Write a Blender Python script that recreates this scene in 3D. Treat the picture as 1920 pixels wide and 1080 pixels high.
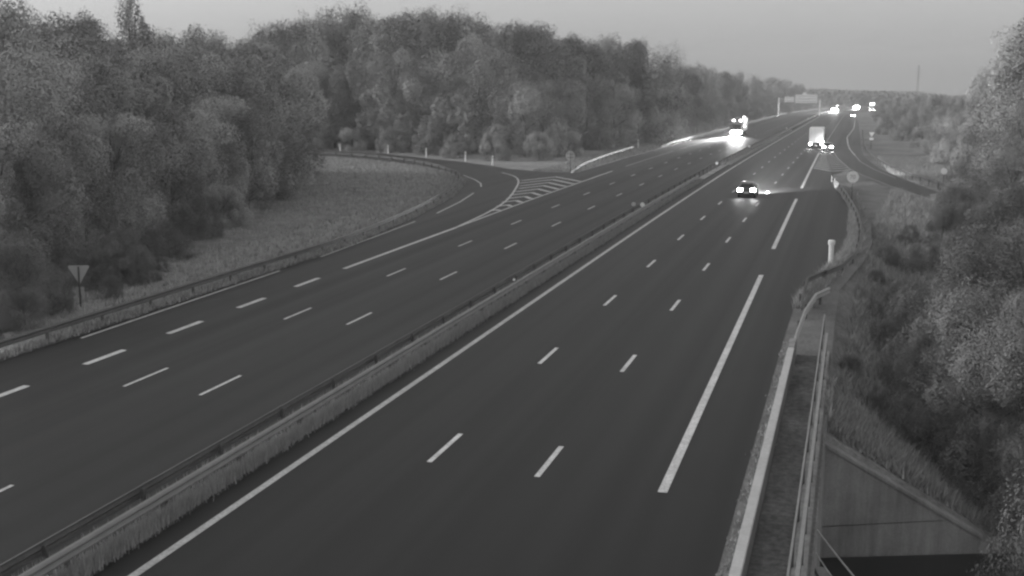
import bpy, bmesh, math, random
import numpy as np
from mathutils import Vector

for o in list(bpy.data.objects):
    bpy.data.objects.remove(o, do_unlink=True)
S = bpy.context.scene
C = S.collection
R = math.radians

# ------------------------------------------------------------------ camera
CAM_F, CAM_H, CAM_P, CAM_Y = 2216.5, 11.358, 0.1749, 0.2804   # focal (px of 1920), height, pitch, yaw to the left of the road
cd = bpy.data.cameras.new('camera'); cam = bpy.data.objects.new('camera', cd); C.objects.link(cam)
cd.sensor_width = 36; cd.lens = 36 * CAM_F / 1920; cd.clip_start = .5; cd.clip_end = 6000
cam.location = (0, 0, CAM_H); cam.rotation_euler = (math.pi/2 - CAM_P, 0, CAM_Y)
S.camera = cam

# ------------------------------------------------------------------ light: dusk sky, overcast, grey (monochrome camera)
SUN_EL, SUN_AZ = 14, -96          # azimuth from the road's direction, negative = left
W = bpy.data.worlds.new('World'); S.world = W; W.use_nodes = True
nt = W.node_tree; nt.nodes.clear()
sky = nt.nodes.new('ShaderNodeTexSky'); sky.sky_type = 'NISHITA'; sky.sun_disc = False
sky.sun_elevation = R(SUN_EL); sky.sun_rotation = R(SUN_AZ); sky.air_density = 1.0; sky.dust_density = 3.0; sky.ozone_density = 1.0
bw = nt.nodes.new('ShaderNodeRGBToBW'); bg = nt.nodes.new('ShaderNodeBackground'); wo = nt.nodes.new('ShaderNodeOutputWorld')
bg.inputs[1].default_value = 0.10
nt.links.new(sky.outputs[0], bw.inputs[0]); cloud = nt.nodes.new('ShaderNodeMixRGB'); cloud.inputs[0].default_value = .5; cloud.inputs[2].default_value = (1.85, 1.85, 1.85, 1)   # thin even overcast
nt.links.new(bw.outputs[0], cloud.inputs[1]); nt.links.new(cloud.outputs[0], bg.inputs[0]); nt.links.new(bg.outputs[0], wo.inputs[0])
sd = bpy.data.lights.new('sun', 'SUN'); sun = bpy.data.objects.new('sun', sd); C.objects.link(sun)
sd.energy = 0.6; sd.angle = R(25); sd.color = (1, 1, 1)
_d = Vector((math.sin(R(SUN_AZ))*math.cos(R(SUN_EL)), math.cos(R(SUN_AZ))*math.cos(R(SUN_EL)), math.sin(R(SUN_EL))))
sun.rotation_euler = _d.to_track_quat('Z', 'Y').to_euler()
S.view_settings.view_transform = 'Standard'; S.view_settings.look = 'None'
S.view_settings.exposure = 1.44; S.view_settings.gamma = 1
S.cycles.volume_bounces = 0; S.cycles.max_bounces = 6; S.cycles.transparent_max_bounces = 8
S.cycles.filter_width = 2.45; S.cycles.sample_clamp_indirect = 3.0
S.cycles.use_denoising = True

# ------------------------------------------------------------------ helpers
def lin(v): v /= 255; return v/12.92 if v < .04045 else ((v+.055)/1.055)**2.4
def prof(Y):                       # the road's long profile: level, then falling away over a crest
    if Y < 70: return 0.0
    if Y < 200: return -4.7e-5*(Y-70)**2
    return -4.7e-5*130**2 - .01222*(Y-200)
def xoff(Y):                       # the road bends to the right far away
    return 0.0 if Y < 560 else (Y-560)**2/3600
_fw = np.array([-math.sin(CAM_Y)*math.cos(CAM_P), math.cos(CAM_Y)*math.cos(CAM_P), -math.sin(CAM_P)])
_rt = np.cross(_fw, [0, 0, 1]); _rt /= np.linalg.norm(_rt); _up = np.cross(_rt, _fw)
def col(px, Y, z):                 # x of the point at depth Y, height z seen in photo column px
    k = (px-960)/CAM_F; a = _rt - k*_fw
    return -(a[1]*Y + a[2]*(z-CAM_H))/a[0]
def ztop(py, X, Y):                # height that reaches photo row py at X, Y
    k = (540-py)/CAM_F; a = _up - k*_fw
    return CAM_H - (a[0]*X + a[1]*Y)/a[2]
def interp(x, pts):
    return float(np.interp(x, [p[0] for p in pts], [p[1] for p in pts]))
def gz(X, Y):                      # terrain height
    b = prof(Y) - .05
    if X > -.45 and Y < 130:
        if Y < 40.0 + max(0, .35*(X+.9)) + .22: return -5.0
        deep = interp(Y, [(40, -5.0), (60, -4.0), (80, -1.9), (98, -.1), (130, -.25)])
        edge = interp(Y, [(40, -.6), (62, -.6), (80, 1.0), (105, 1.0), (130, 2.0)])
        if X > edge:
            return max(deep + .02*(X-edge) if X < 12 else deep + .02*(12-edge) + .12*min(X-12, 30), b - interp(Y, [(45, .52), (58, .15)]) - (X-edge)/1.5) 
        return b
    if X > 9 + max(0, Y-150)*.02 and Y < 600:
        return b + min(4.0, (X - 9 - max(0, Y-150)*.02)*.14)*interp(Y, [(130, 0), (170, 1), (500, 1), (600, 0)])
    if X < -40 and Y < 140:         # the wood on the left stands on a low bank
        return b + interp(Y, [(20, 0), (60, .2), (140, 0)])
    return b

class MB:
    def __init__(s): s.v = []; s.f = []
    def add(s, vs, fs):
        n = len(s.v); s.v += [tuple(v) for v in vs]; s.f += [tuple(i+n for i in f) for f in fs]; return s
    def box(s, x0, x1, y0, y1, z0, z1):
        return s.add([(x0,y0,z0),(x1,y0,z0),(x1,y1,z0),(x0,y1,z0),(x0,y0,z1),(x1,y0,z1),(x1,y1,z1),(x0,y1,z1)],
                     [(0,3,2,1),(4,5,6,7),(0,1,5,4),(1,2,6,5),(2,3,7,6),(3,0,4,7)])
    def loft(s, rings, cap=True):
        n = len(rings[0]); base = len(s.v)
        for r in rings: s.v += [tuple(p) for p in r]
        for i in range(len(rings)-1):
            a = base+i*n; b = a+n
            for j in range(n):
                k = (j+1) % n; s.f.append((a+j, a+k, b+k, b+j))
        if cap:
            s.f.append(tuple(base+j for j in reversed(range(n)))); e = base+(len(rings)-1)*n
            s.f.append(tuple(e+j for j in range(n)))
        return s
    def tube(s, pts, r, n=8, r1=None):
        pts = [Vector(p) for p in pts]; rings = []
        for i, p in enumerate(pts):
            t = (pts[min(i+1, len(pts)-1)] - pts[max(i-1, 0)]).normalized()
            a = t.orthogonal().normalized() if abs(t.z) > .9 else t.cross(Vector((0, 0, 1))).normalized()
            b = t.cross(a); rr = r if r1 is None else r + (r1-r)*i/(len(pts)-1)
            rings.append([p + a*math.cos(2*math.pi*j/n)*rr + b*math.sin(2*math.pi*j/n)*rr for j in range(n)])
        return s.loft(rings)
    def disc(s, c, r, y0, y1, n=24):       # disc facing along Y
        rings = [[(c[0]+r*math.cos(2*math.pi*j/n), y, c[1]+r*math.sin(2*math.pi*j/n)) for j in range(n)] for y in (y0, y1)]
        return s.loft(rings)
    def wheel(s, x0, x1, y, z, r, n=20):   # cylinder along X
        b = min(.04, r*.15)
        rings = [[(x, y+q*math.cos(2*math.pi*j/n), z+q*math.sin(2*math.pi*j/n)) for j in range(n)] for x, q in ((x0, r-b), (x0+b, r), (x1-b, r), (x1, r-b))]
        return s.loft(rings)
    def prism(s, poly, y0, y1):            # polygon in XZ extruded along Y
        return s.loft([[(x, y, z) for x, z in poly] for y in (y0, y1)])
    def build(s, name, mat, parent=None, smooth=False, bevel=0):
        me = bpy.data.meshes.new(name); me.from_pydata(s.v, [], s.f)
        bm = bmesh.new(); bm.from_mesh(me); bmesh.ops.recalc_face_normals(bm, faces=bm.faces)
        if bevel: bmesh.ops.bevel(bm, geom=[e for e in bm.edges if len(e.link_faces) == 2 and e.calc_face_angle(0) > .5], offset=bevel, segments=2, affect='EDGES')
        bm.to_mesh(me); bm.free()
        if smooth:
            for p in me.polygons: p.use_smooth = True
        me.materials.append(mat); o = bpy.data.objects.new(name, me); C.objects.link(o)
        if parent: o.parent = parent
        return o

def tag(o, label, cat, group=None):
    o['label'] = label; o['category'] = cat
    if group: o['group'] = group
    return o
def thing(name, label, cat, loc=(0, 0, 0), rz=0, group=None):
    o = bpy.data.objects.new(name, None); C.objects.link(o); o.location = loc; o.rotation_euler = (0, 0, rz); o.empty_display_size = .3
    return tag(o, label, cat, group)
def struct(o, kind='structure'): o['kind'] = kind; return o
def copy_tree(o, parent=None):
    c = o.copy(); C.objects.link(c); c.parent = parent
    for ch in list(o.children): copy_tree(ch, c)
    return c

# ------------------------------------------------------------------ materials (all grey: the camera sees no colour)
def mat(name, g, rough=.8, spec=.3, metal=0, noise=(), bump=None, attr=None, rvar=0, orand=0):
    m = bpy.data.materials.new(name); m.use_nodes = True; t = m.node_tree; b = t.nodes['Principled BSDF']
    b.inputs['Base Color'].default_value = (g, g, g, 1); b.inputs['Roughness'].default_value = rough
    b.inputs['Specular IOR Level'].default_value = spec; b.inputs['Metallic'].default_value = metal
    prev = None
    tc = t.nodes.new('ShaderNodeTexCoord')
    for sc, amt, stretch in noise:
        mp = t.nodes.new('ShaderNodeMapping'); mp.inputs['Scale'].default_value = stretch
        n = t.nodes.new('ShaderNodeTexNoise'); n.inputs['Scale'].default_value = sc; n.inputs['Detail'].default_value = 5; n.inputs['Roughness'].default_value = .6
        t.links.new(tc.outputs['Object'], mp.inputs[0]); t.links.new(mp.outputs[0], n.inputs[0])
        mr = t.nodes.new('ShaderNodeMapRange'); mr.inputs[1].default_value = .3; mr.inputs[2].default_value = .7
        mr.inputs[3].default_value = 1-amt; mr.inputs[4].default_value = 1+amt
        t.links.new(n.outputs[0], mr.inputs[0])
        mu = t.nodes.new('ShaderNodeMath'); mu.operation = 'MULTIPLY'; mu.inputs[1].default_value = g if prev is None else 1
        t.links.new(mr.outputs[0], mu.inputs[0])
        if prev is not None: t.links.new(prev.outputs[0], mu.inputs[1])
        prev = mu
    if rvar:                           # polished wheel tracks along the road, dull between them
        mp = t.nodes.new('ShaderNodeMapping'); mp.inputs['Scale'].default_value = (1, .004, 1)
        n = t.nodes.new('ShaderNodeTexNoise'); n.inputs['Scale'].default_value = .8; n.inputs['Detail'].default_value = 4
        mr = t.nodes.new('ShaderNodeMapRange'); mr.inputs[1].default_value = .3; mr.inputs[2].default_value = .7; mr.inputs[3].default_value = rough-rvar; mr.inputs[4].default_value = rough+rvar
        t.links.new(tc.outputs['Object'], mp.inputs[0]); t.links.new(mp.outputs[0], n.inputs[0]); t.links.new(n.outputs[0], mr.inputs[0]); t.links.new(mr.outputs[0], b.inputs['Roughness'])
    if orand:                          # each plant a little lighter or darker than the next
        oi = t.nodes.new('ShaderNodeObjectInfo'); mr = t.nodes.new('ShaderNodeMapRange'); mr.inputs[3].default_value = 1-orand; mr.inputs[4].default_value = 1+orand
        mu = t.nodes.new('ShaderNodeMath'); mu.operation = 'MULTIPLY'; mu.inputs[1].default_value = g if prev is None else 1
        t.links.new(oi.outputs['Random'], mr.inputs[0]); t.links.new(mr.outputs[0], mu.inputs[0])
        if prev is not None: t.links.new(prev.outputs[0], mu.inputs[1])
        prev = mu
    if attr:
        a = t.nodes.new('ShaderNodeAttribute'); a.attribute_name = attr
        mu = t.nodes.new('ShaderNodeMath'); mu.operation = 'MULTIPLY'; mu.inputs[1].default_value = g
        t.links.new(a.outputs['Fac'], mu.inputs[0])
        if prev is not None: t.links.new(prev.outputs[0], mu.inputs[1])
        prev = mu
    if prev is not None: t.links.new(prev.outputs[0], b.inputs['Base Color'])
    if bump:
        n = t.nodes.new('ShaderNodeTexNoise'); n.inputs['Scale'].default_value = bump[0]; n.inputs['Detail'].default_value = 6
        bp = t.nodes.new('ShaderNodeBump'); bp.inputs['Strength'].default_value = bump[1]; bp.inputs['Distance'].default_value = bump[2]
        t.links.new(tc.outputs['Object'], n.inputs[0]); t.links.new(n.outputs[0], bp.inputs['Height']); t.links.new(bp.outputs[0], b.inputs['Normal'])
    return m
def emit(name, s):
    m = bpy.data.materials.new(name); m.use_nodes = True; b = m.node_tree.nodes['Principled BSDF']
    b.inputs['Base Color'].default_value = (.8, .8, .8, 1); b.inputs['Emission Color'].default_value = (1, 1, 1, 1); b.inputs['Emission Strength'].default_value = s
    return m
M = dict(
    asphalt=mat('asphalt', .008, .57, .33, rvar=.05, noise=[(.05, .15, (1, .12, 1)), (.9, .25, (1, .006, 1)), (14, .18, (1, 1, 1))], bump=(60, .25, .01)),
    ramp=mat('ramp_asphalt', .016, .57, .42, rvar=.03, noise=[(.08, .14, (1, 1, 1)), (2, .12, (1, 1, 1)), (14, .18, (1, 1, 1))], bump=(60, .25, .01)),
    paint=mat('road_paint', .60, .6, .4, noise=[(.35, .10, (1, 1, 1)), (1.6, .16, (1, 1, 1)), (11, .3, (1, 1, 1))]),
    paint_worn=mat('worn_road_paint', .33, .7, .3, noise=[(1.3, .2, (1, 1, 1)), (9, .25, (1, 1, 1))]),
    ground=mat('soil_and_grass', .22, .95, .1, noise=[(.06, .25, (1, 1, 1)), (.5, .25, (1, 1, 1)), (5, .3, (1, 1, 1))], bump=(3, .8, .12)),
    grassland=mat('mown_grass', .28, .95, .1, noise=[(.07, .16, (1, 1, 1)), (.45, .16, (1, 1, 1)), (6, .3, (1, 1, 1))], bump=(5, .8, .1)),
    gravel=mat('gravel', .18, .95, .1, noise=[(.4, .25, (1, 1, 1)), (7, .3, (1, 1, 1))], bump=(18, .6, .04)),
    shade_gravel=mat('shade_dark_median_soil', .035, .95, .1, noise=[(.5, .3, (1, 1, 1)), (7, .3, (1, 1, 1))]),  # median soil, its colour darkened for the shade between the rails
    blade=mat('grass_blades', .38, .9, .1, attr='tint'),
    blade_pale=mat('pale_grass_blades', .42, .9, .1, attr='tint'),
    concrete=mat('concrete', .29, .9, .2, noise=[(.35, .3, (1, 1, 1)), (1.2, .2, (3, 3, .3)), (16, .12, (1, 1, 1))], bump=(25, .3, .01)),
    concrete_dark=mat('weathered_concrete', .18, .9, .2, noise=[(.5, .25, (1, 1, 1)), (2, .2, (3, 3, .3)), (16, .12, (1, 1, 1))], bump=(25, .3, .01)),
    coping=mat('pale_barrier_coating', .48, .7, .3, noise=[(.8, .10, (1, 1, 1)), (7, .10, (1, 1, 1))]),
    steel=mat('galvanised_steel', .42, .42, .5, metal=.85, noise=[(.7, .14, (1, 1, 1)), (9, .1, (1, 1, 1))]),
    steel_dull=mat('dull_galvanised_steel', .13, .6, .4, metal=.5, noise=[(.7, .2, (1, 1, 1)), (9, .15, (1, 1, 1))]),
    sign_back=mat('sign_back_metal', .52, .6, .4, metal=0, noise=[(2, .12, (1, 1, 1))]),
    sign_white=mat('white_sign_face', .85, .55, .4), sign_grey=mat('grey_sign_print', .38, .6, .3),
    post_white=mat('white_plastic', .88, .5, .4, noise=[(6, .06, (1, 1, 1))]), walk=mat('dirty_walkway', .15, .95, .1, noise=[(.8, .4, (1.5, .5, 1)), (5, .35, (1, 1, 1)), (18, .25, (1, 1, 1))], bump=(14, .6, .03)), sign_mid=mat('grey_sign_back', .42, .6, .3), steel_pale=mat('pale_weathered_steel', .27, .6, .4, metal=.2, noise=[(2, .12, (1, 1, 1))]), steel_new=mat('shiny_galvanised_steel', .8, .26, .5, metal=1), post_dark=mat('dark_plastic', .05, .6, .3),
    bark=mat('bark', .06, .95, .1, noise=[(3, .3, (1, 1, .3))]),
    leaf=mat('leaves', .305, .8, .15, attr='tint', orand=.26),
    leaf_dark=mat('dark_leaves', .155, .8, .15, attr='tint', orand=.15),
    leaf_pale=mat('pale_leaves', .15, .8, .15, attr='tint'),
    truck_white=mat('white_vehicle_paint', .85, .4, .5, noise=[(1.5, .06, (1, 1, 1))]), truck_grey=mat('grey_vehicle_paint', .22, .35, .5),
    car_dark=mat('dark_vehicle_paint', .06, .3, .5), glass=mat('dark_vehicle_glass', .012, .08, .6), rubber=mat('tyre_rubber', .02, .85, .2),
    black=mat('black_underbody', .02, .7, .3), chrome=mat('bright_metal', .6, .3, .5, metal=1),
    lamp=emit('lit_headlamp', 14), tail=emit('lit_tail_lamp', 22), small_lamp=emit('lit_marker_lamp', 4),
    underpass_shade=mat('shade_dark_ground', .012, .35, .3, noise=[(1, .3, (1, 1, 1))]))  # near-black base colour carries the shade of bridge and wall

# ------------------------------------------------------------------ setting: terrain, roads, markings
def axis(*segs):
    out = []
    for a, b, st in segs: out += list(np.arange(a, b, st))
    out.append(segs[-1][1]); return out
xs = axis((-1600, -400, 100), (-400, -120, 20), (-120, -44, 3), (-44, -17.95, 2)) + axis((-16.5, -2.6, 3), (-1.6, -.6, .5))
xs = sorted(set([round(x, 3) for x in xs] + [-.62, -.47, -.44] + list(np.round(np.arange(0, 14, .7), 3)) + list(range(14, 60, 3)) + list(range(60, 300, 20)) + list(range(300, 1700, 100))))
ys = sorted(set([round(y, 3) for y in axis((-60, 20, 10), (20, 38, 2), (39.9, 43.5, .15), (43.5, 70, 1.5), (70, 200, 3), (200, 700, 12), (700, 3200, 100))]))
rng = random.Random(5)
vs = []; fs = []
for Y in ys:
    for X in xs:
        r = .06*math.sin(X*.9+Y*.31)*math.sin(Y*.7-X*.2) if not (-38 < X < 2) else 0
        vs.append((X, Y, gz(X, Y) + r))
nx = len(xs)
for j in range(len(ys)-1):
    for i in range(nx-1): fs.append((j*nx+i, j*nx+i+1, (j+1)*nx+i+1, (j+1)*nx+i))
struct(MB().add(vs, fs).build('ground', M['ground'], smooth=True))

def samp(a, b, step): n = max(1, int(math.ceil((b-a)/step))); return [a+(b-a)*i/n for i in range(n+1)]
def strip(left, right, Ys, dz, nx=6):          # sheet between two lines x(Y)
    m = MB(); n = nx+1; v = []; f = []
    for Y in Ys:
        a, b = left(Y), right(Y)
        for i in range(n): v.append((a+(b-a)*i/nx, Y, prof(Y)+dz))
    for j in range(len(Ys)-1):
        for i in range(nx): f.append((j*n+i, j*n+i+1, (j+1)*n+i+1, (j+1)*n+i))
    return m.add(v, f)
def spl(pts, step=1.5):                        # smooth polyline through points (Catmull-Rom), evenly sampled
    P = [Vector(p) for p in pts]; P = [2*P[0]-P[1]] + P + [2*P[-1]-P[-2]]; out = []
    for i in range(1, len(P)-2):
        n = max(1, int((P[i+1]-P[i]).length/step))
        for k in range(n):
            t = k/n
            out.append(.5*((2*P[i]) + (P[i+1]-P[i-1])*t + (2*P[i-1]-5*P[i]+4*P[i+1]-P[i+2])*t*t + (3*P[i]-P[i-1]-3*P[i+1]+P[i+2])*t**3))
    out.append(P[-2]); return out
YR = sorted(set(samp(-40, 66, 6) + samp(66, 240, 4) + samp(240, 1000, 8)))
right_edge = [(-40, -2.45), (62, -2.5), (70, -1.6), (80, -.4), (88, -.05), (104, 0), (114, -.3), (124, -1.0), (137, -2.2), (152, -2.5), (155, .0), (160, .6), (1000, .6)]
def RE(Y): return interp(Y, [(-40, -2.6), (58, -2.6), (62, -2.5), (70, -1.6), (80, -.4), (88, -.05), (104, 0), (114, -.3), (124, -1.0), (137, -2.2), (154, -2.4), (158, -1.2), (200, .4), (222, 1.2), (315, 1.2), (480, .8), (560, -1.6), (1000, -1.6)]) + xoff(Y)
road = struct(strip(lambda Y: -16.52+xoff(Y), RE, YR, 0).build('motorway_asphalt', M['asphalt']))
road_l = struct(strip(lambda Y: (-33.1 if Y < 74 else -33.3)+xoff(Y), lambda Y: -17.95+xoff(Y), YR, 0).build('oncoming_motorway_asphalt', M['asphalt']))
struct(strip(lambda Y: -17.95+xoff(Y), lambda Y: -16.52+xoff(Y), YR, .012, 2).build('median_soil', M['shade_gravel']))
# left slip road: swings out of the wood and joins the oncoming carriageway
inner = spl([(-33.2, 72, 0), (-35.1, 93, 0), (-38.4, 112, 0), (-41.6, 125, 0), (-46.5, 137.7, 0), (-55.7, 151.4, 0), (-68.2, 162.7, 0), (-82.7, 171.4, 0), (-110, 182, 0), (-140, 190, 0)], 3)
outer = spl([(-33.4, 146, 0), (-37.3, 145.5, 0), (-43.5, 149.5, 0), (-48.0, 155.6, 0), (-54.2, 162.4, 0), (-62.6, 169.6, 0), (-73, 179, 0), (-83.4, 184.4, 0), (-112, 195, 0), (-142, 203, 0)], 3)
def resamp(P, n):
    d = [0]
    for a, b in zip(P, P[1:]): d.append(d[-1]+(b-a).length)
    out = []
    for i in range(n):
        s = d[-1]*i/(n-1); k = min(max(np.searchsorted(d, s)-1, 0), len(P)-2); t = (s-d[k])/(d[k+1]-d[k]); out.append(P[k].lerp(P[k+1], t))
    return out
m = MB(); A = inner; n = len(A); Bq = []
for p in A:                                     # right-hand border of the sheet: the carriageway first, then the outer edge
    if p.y < 124: Bq.append(Vector((-33.28, p.y, 0)))
    else: Bq.append(None)
idx = [i for i, b in enumerate(Bq) if b is None]
oo = resamp(outer, len(idx))
for i, q in zip(idx, oo): Bq[i] = q
v = []; f = []
for a, b in zip(A, Bq):
    for k in range(7):
        q = a.lerp(b, k/6); v.append((q.x, q.y, prof(q.y)+.004))
for j in range(n-1):
    for k in range(6): f.append((j*7+k, j*7+k+1, (j+1)*7+k+1, (j+1)*7+k))
# wedge between the last carriageway sample and the nose
m.add(v, f)
q0 = [b for b in Bq if b.y < 124][-1]
m.add([(-33.28, q0.y, prof(q0.y)+.004), (-33.28, 146, prof(146)+.004), (oo[0].x, oo[0].y, prof(146)+.004)], [(0, 1, 2)])
slip_l = struct(m.build('slip_road_asphalt', M['ramp']))
# right slip road: comes up the bank and joins on the far side of the nose
ri = spl([(17.5, 97, 0), (13, 104.5, 0), (7.5, 118.8, 0), (3.6, 136.5, 0), (.9, 152, 0), (-.6, 163, 0), (-2.6, 190, 0), (-4.6, 232, 0)], 3)
ro = spl([(21.5, 101, 0), (17, 108, 0), (10.4, 123, 0), (6.6, 141, 0), (4.0, 160, 0), (2.9, 173, 0), (1.5, 200, 0), (1.2, 240, 0)], 3)
nn = 40; a_, b_ = resamp(ri, nn), resamp(ro, nn); v = []; f = []
def sz(p): return max(prof(p.y), gz(p.x, p.y)+.05) + (.09 if p.y < 135 else .006)
for a, b in zip(a_, b_):
    for k in range(5): q = a.lerp(b, k/4); v.append((q.x, q.y, prof(q.y)+.006))
for j in range(nn-1):
    for k in range(4): f.append((j*5+k, j*5+k+1, (j+1)*5+k+1, (j+1)*5+k))
slip_r = struct(MB().add(v, f).build('right_slip_road_asphalt', M['ramp']))

class Paint:
    def __init__(s): s.m = MB()
    def line(s, pts, w, dz=.012, step=4):
        P = []
        for a, b in zip(pts, pts[1:]):
            a, b = Vector((a[0], a[1], 0)), Vector((b[0], b[1], 0)); n = max(1, int((b-a).length/step))
            P += [a.lerp(b, i/n) for i in range(n)]
        P.append(Vector((pts[-1][0], pts[-1][1], 0))); v = []; f = []
        for i, p in enumerate(P):
            t = (P[min(i+1, len(P)-1)] - P[max(i-1, 0)]).normalized(); nrm = Vector((t.y, -t.x, 0))*w/2
            for q in (p-nrm, p+nrm): v.append((q.x, q.y, prof(q.y)+dz))
        for i in range(len(P)-1): f.append((2*i, 2*i+1, 2*i+3, 2*i+2))
        s.m.add(v, f)
    def done(s, name, mt, parent): return s.m.build(name, mt, parent)
def dashes(name, parent, X, Y0, L, per, w, n, mt='paint', k0=-4):
    P = Paint()
    for k in range(k0, n):
        a = Y0+per*k; P.line([(X+xoff(a), a), (X+xoff(a+L), a+L)], w)
    P.done(name, M[mt], parent)
P = Paint(); P.line([(-15.6+xoff(y), y) for y in samp(-30, 900, 10)], .24); P.done('edge_line', M['paint'], road)
dashes('lane_dashes', road, -11.84, 33.6-1.5, 3, 13, .17, 60)
dashes('lane_dashes', road, -8.38, 33.2-1.5, 3, 13, .17, 60)
P = Paint()
for a, b in [(-20.4, 18.6), (31.4, 70), (81.3, 117.8), (130.4, 205)]:
    P.line([(-4.68-(.0055*(a-31) if a > 31 else 0), a), (-4.68-.0055*(b-31) if b > 31 else -4.68, b)], .27)
P.done('shoulder_line', M['paint'], road)
P = Paint(); P.line([(-5.6+xoff(y), y) for y in samp(205, 700, 10)], .2); P.done('slip_lane_line', M['paint_worn'], road)
dashes('lane_dashes', road_l, -25.9, 38.8-1.5, 3, 13.1, .14, 60)
dashes('lane_dashes', road_l, -22.5, 38.5-1.5, 3, 13.1, .14, 60)
P = Paint(); P.line([(-18.5+xoff(y), y) for y in samp(-30, 900, 10)], .1); P.done('edge_line', M['paint_worn'], road_l)
P = Paint()
for a, b in [(21.3, 23.6), (27.7, 30.0), (33.9, 36.4), (39.9, 42.6), (46.0, 48.9), (52.4, 55.2), (58.8, 61.8)]: P.line([(-29.45, a), (-29.45, b)], .31)
P.line([(-29.45, 65.4), (-29.45, 86.4)], .30); P.done('merge_line', M['paint'], road_l)
P = Paint(); P.line([(-29.45, 86.4), (-29.65, 110), (-29.75, 150)], .2); P.done('gore_edge_line', M['paint'], road_l)
P = Paint()
for a in range(4): P.line([(-29.9+xoff(160+a*52), 160+a*52), (-29.9+xoff(200+a*52), 204+a*52)], .2)
P.line([(-30+xoff(y), y) for y in samp(380, 900, 10)], .2)
P.done('shoulder_line', M['paint_worn'], road_l)
P = Paint()
P.line([(-32.65, 44.1), (-32.85, 63.6)], .16)
P.line([(-32.9, 69.4), (-33.4, 80), (-33.95, 89.5)], .14); P.line([(-34.3, 95.7), (-35.5, 105.5), (-37.1, 114.7)], .16)
P.line([(-38.6, 122), (-40.1, 126.5), (-42.2, 131), (-45.8, 137.5)], .16); P.done('slip_edge_dashes', M['paint'], slip_l)
P = Paint(); gl = spl([(-29.45, 86.4, 0), (-30.3, 98, 0), (-31.8, 108.7, 0), (-34.8, 122.6, 0), (-37.2, 131.8, 0), (-39.6, 138.1, 0), (-42.5, 143, 0)], 2)
P.line([(p.x, p.y) for p in gl], .2, dz=.02); P.done('gore_edge_line', M['paint'], slip_l)
P = Paint(); P.line([(-46.5, 152.5), (-52.6, 160.3), (-61, 168.0), (-71.4, 177.4), (-82.2, 183)], .14, dz=.02); P.done('slip_edge_line', M['paint_worn'], slip_l)
P = Paint()
for aL, ap, bR in [((-35.9, 127.8), (-33.6, 134), (-29.9, 128.6)), ((-34.9, 124.2), (-33.0, 129.6), (-29.9, 125)), ((-34.1, 121.1), (-32.5, 125.5), (-29.9, 121.5)), ((-33.4, 117.2), (-32.0, 121.2), (-29.9, 118)), ((-32.9, 113.6), (-31.5, 116.9), (-29.85, 114.1)), ((-32.2, 110), (-31.0, 112.6), (-29.85, 110.4)), ((-31.6, 106.4), (-30.7, 108.4), (-29.8, 106.7)), ((-31.0, 102.7), (-30.35, 104.2), (-29.75, 103)), ((-30.45, 99), (-30.1, 99.9), (-29.7, 99.2)), ((-36.7, 131.3), (-34.3, 138.2), (-29.95, 132.2))]:
    P.line([aL, ap], .42, dz=.014); P.line([(ap[0]-.12, ap[1]), bR], .50, dz=.018)
P.done('gore_chevrons', M['paint'], slip_l)
P = Paint()
for k in range(15):
    y = 158.4+4.3*k; hl = -5.15; hr = interp(y, [(155, .2), (163, -.7), (190, -2.7), (232, -4.8)]); xm = (hl+hr)/2
    if hr-hl < .5: continue
    dy = (xm-hl)*2.6*.95; P.line([(hl, y+dy), (xm, y)], .42, dz=.016); P.line([(xm, y), (hr, y+(hr-xm)*1.6)], .42, dz=.02)
P.done('gore_chevrons', M['paint'], slip_r)
P = Paint(); P.line([(7.7, 118.9), (3.9, 136.4), (1.15, 152), (-.4, 163), (-2.4, 190), (-4.5, 232), (-5.3, 255)], .17, dz=.026); P.done('gore_edge_line', M['paint_worn'], slip_r)
P = Paint(); P.line([(4.9, 148), (2.6, 164), (.9, 182), (.2, 199)], .16, dz=.03); P.done('edge_line', M['paint_worn'], slip_r)
P = Paint(); P.line([(.2, 199), (-.7, 220), (-1.2, 241), (-1.7, 283), (-.4, 360), (-.2, 480)], .2, dz=.03); P.done('edge_line', M['paint'], slip_r)

# grass sheets: the infield of the loop, the nose, the refuge verge
def sheet(name, poly, mt, dz=-.01, zf=None):
    bm = bmesh.new(); fv = [bm.verts.new((x, y, 0)) for x, y in poly]; bm.faces.new(fv); bmesh.ops.triangulate(bm, faces=bm.faces)
    for _ in range(5):
        es = [e for e in bm.edges if e.calc_length() > 5]
        if not es: break
        bmesh.ops.subdivide_edges(bm, edges=es, cuts=1); bmesh.ops.triangulate(bm, faces=bm.faces)
    for v in bm.verts: v.co.z = (zf(v.co.x, v.co.y) if zf else prof(v.co.y)) + dz
    me = bpy.data.meshes.new(name); bm.to_mesh(me); bm.free()
    for p in me.polygons:
        if p.normal.z < 0: p.flip()
    me.materials.append(mt); o = bpy.data.objects.new(name, me); C.objects.link(o); return struct(o)
infield = [(p.x-.25, p.y-.3) for p in inner] + [(-150, 180), (-110, 168), (-84, 160), (-66, 138), (-55, 112), (-47, 84), (-40.5, 62), (-37.5, 50), (-36, 40), (-34.2, 20)] + [(-33.15, 20), (-33.15, 60)]
sheet('infield_grass', infield, M['grassland'], .012)
sheet('verge_strip', [(-33.9, 15), (-33.12, 15), (-33.12, 73), (-33.9, 73)], M['walk'], .03)
sheet('nose_grass', [(-33.4, 146.2), (-37.3, 145.7), (-43.5, 149.7), (-48.0, 155.8), (-54.2, 162.6), (-62.6, 169.8), (-73, 179.3), (-80, 190), (-60, 200), (-45, 200), (-40, 330), (-36, 560), (-33.3, 560)], M['grassland'], .012)
verge = [(RE(y)-.02, y) for y in samp(60, 152, 3)]
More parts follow.
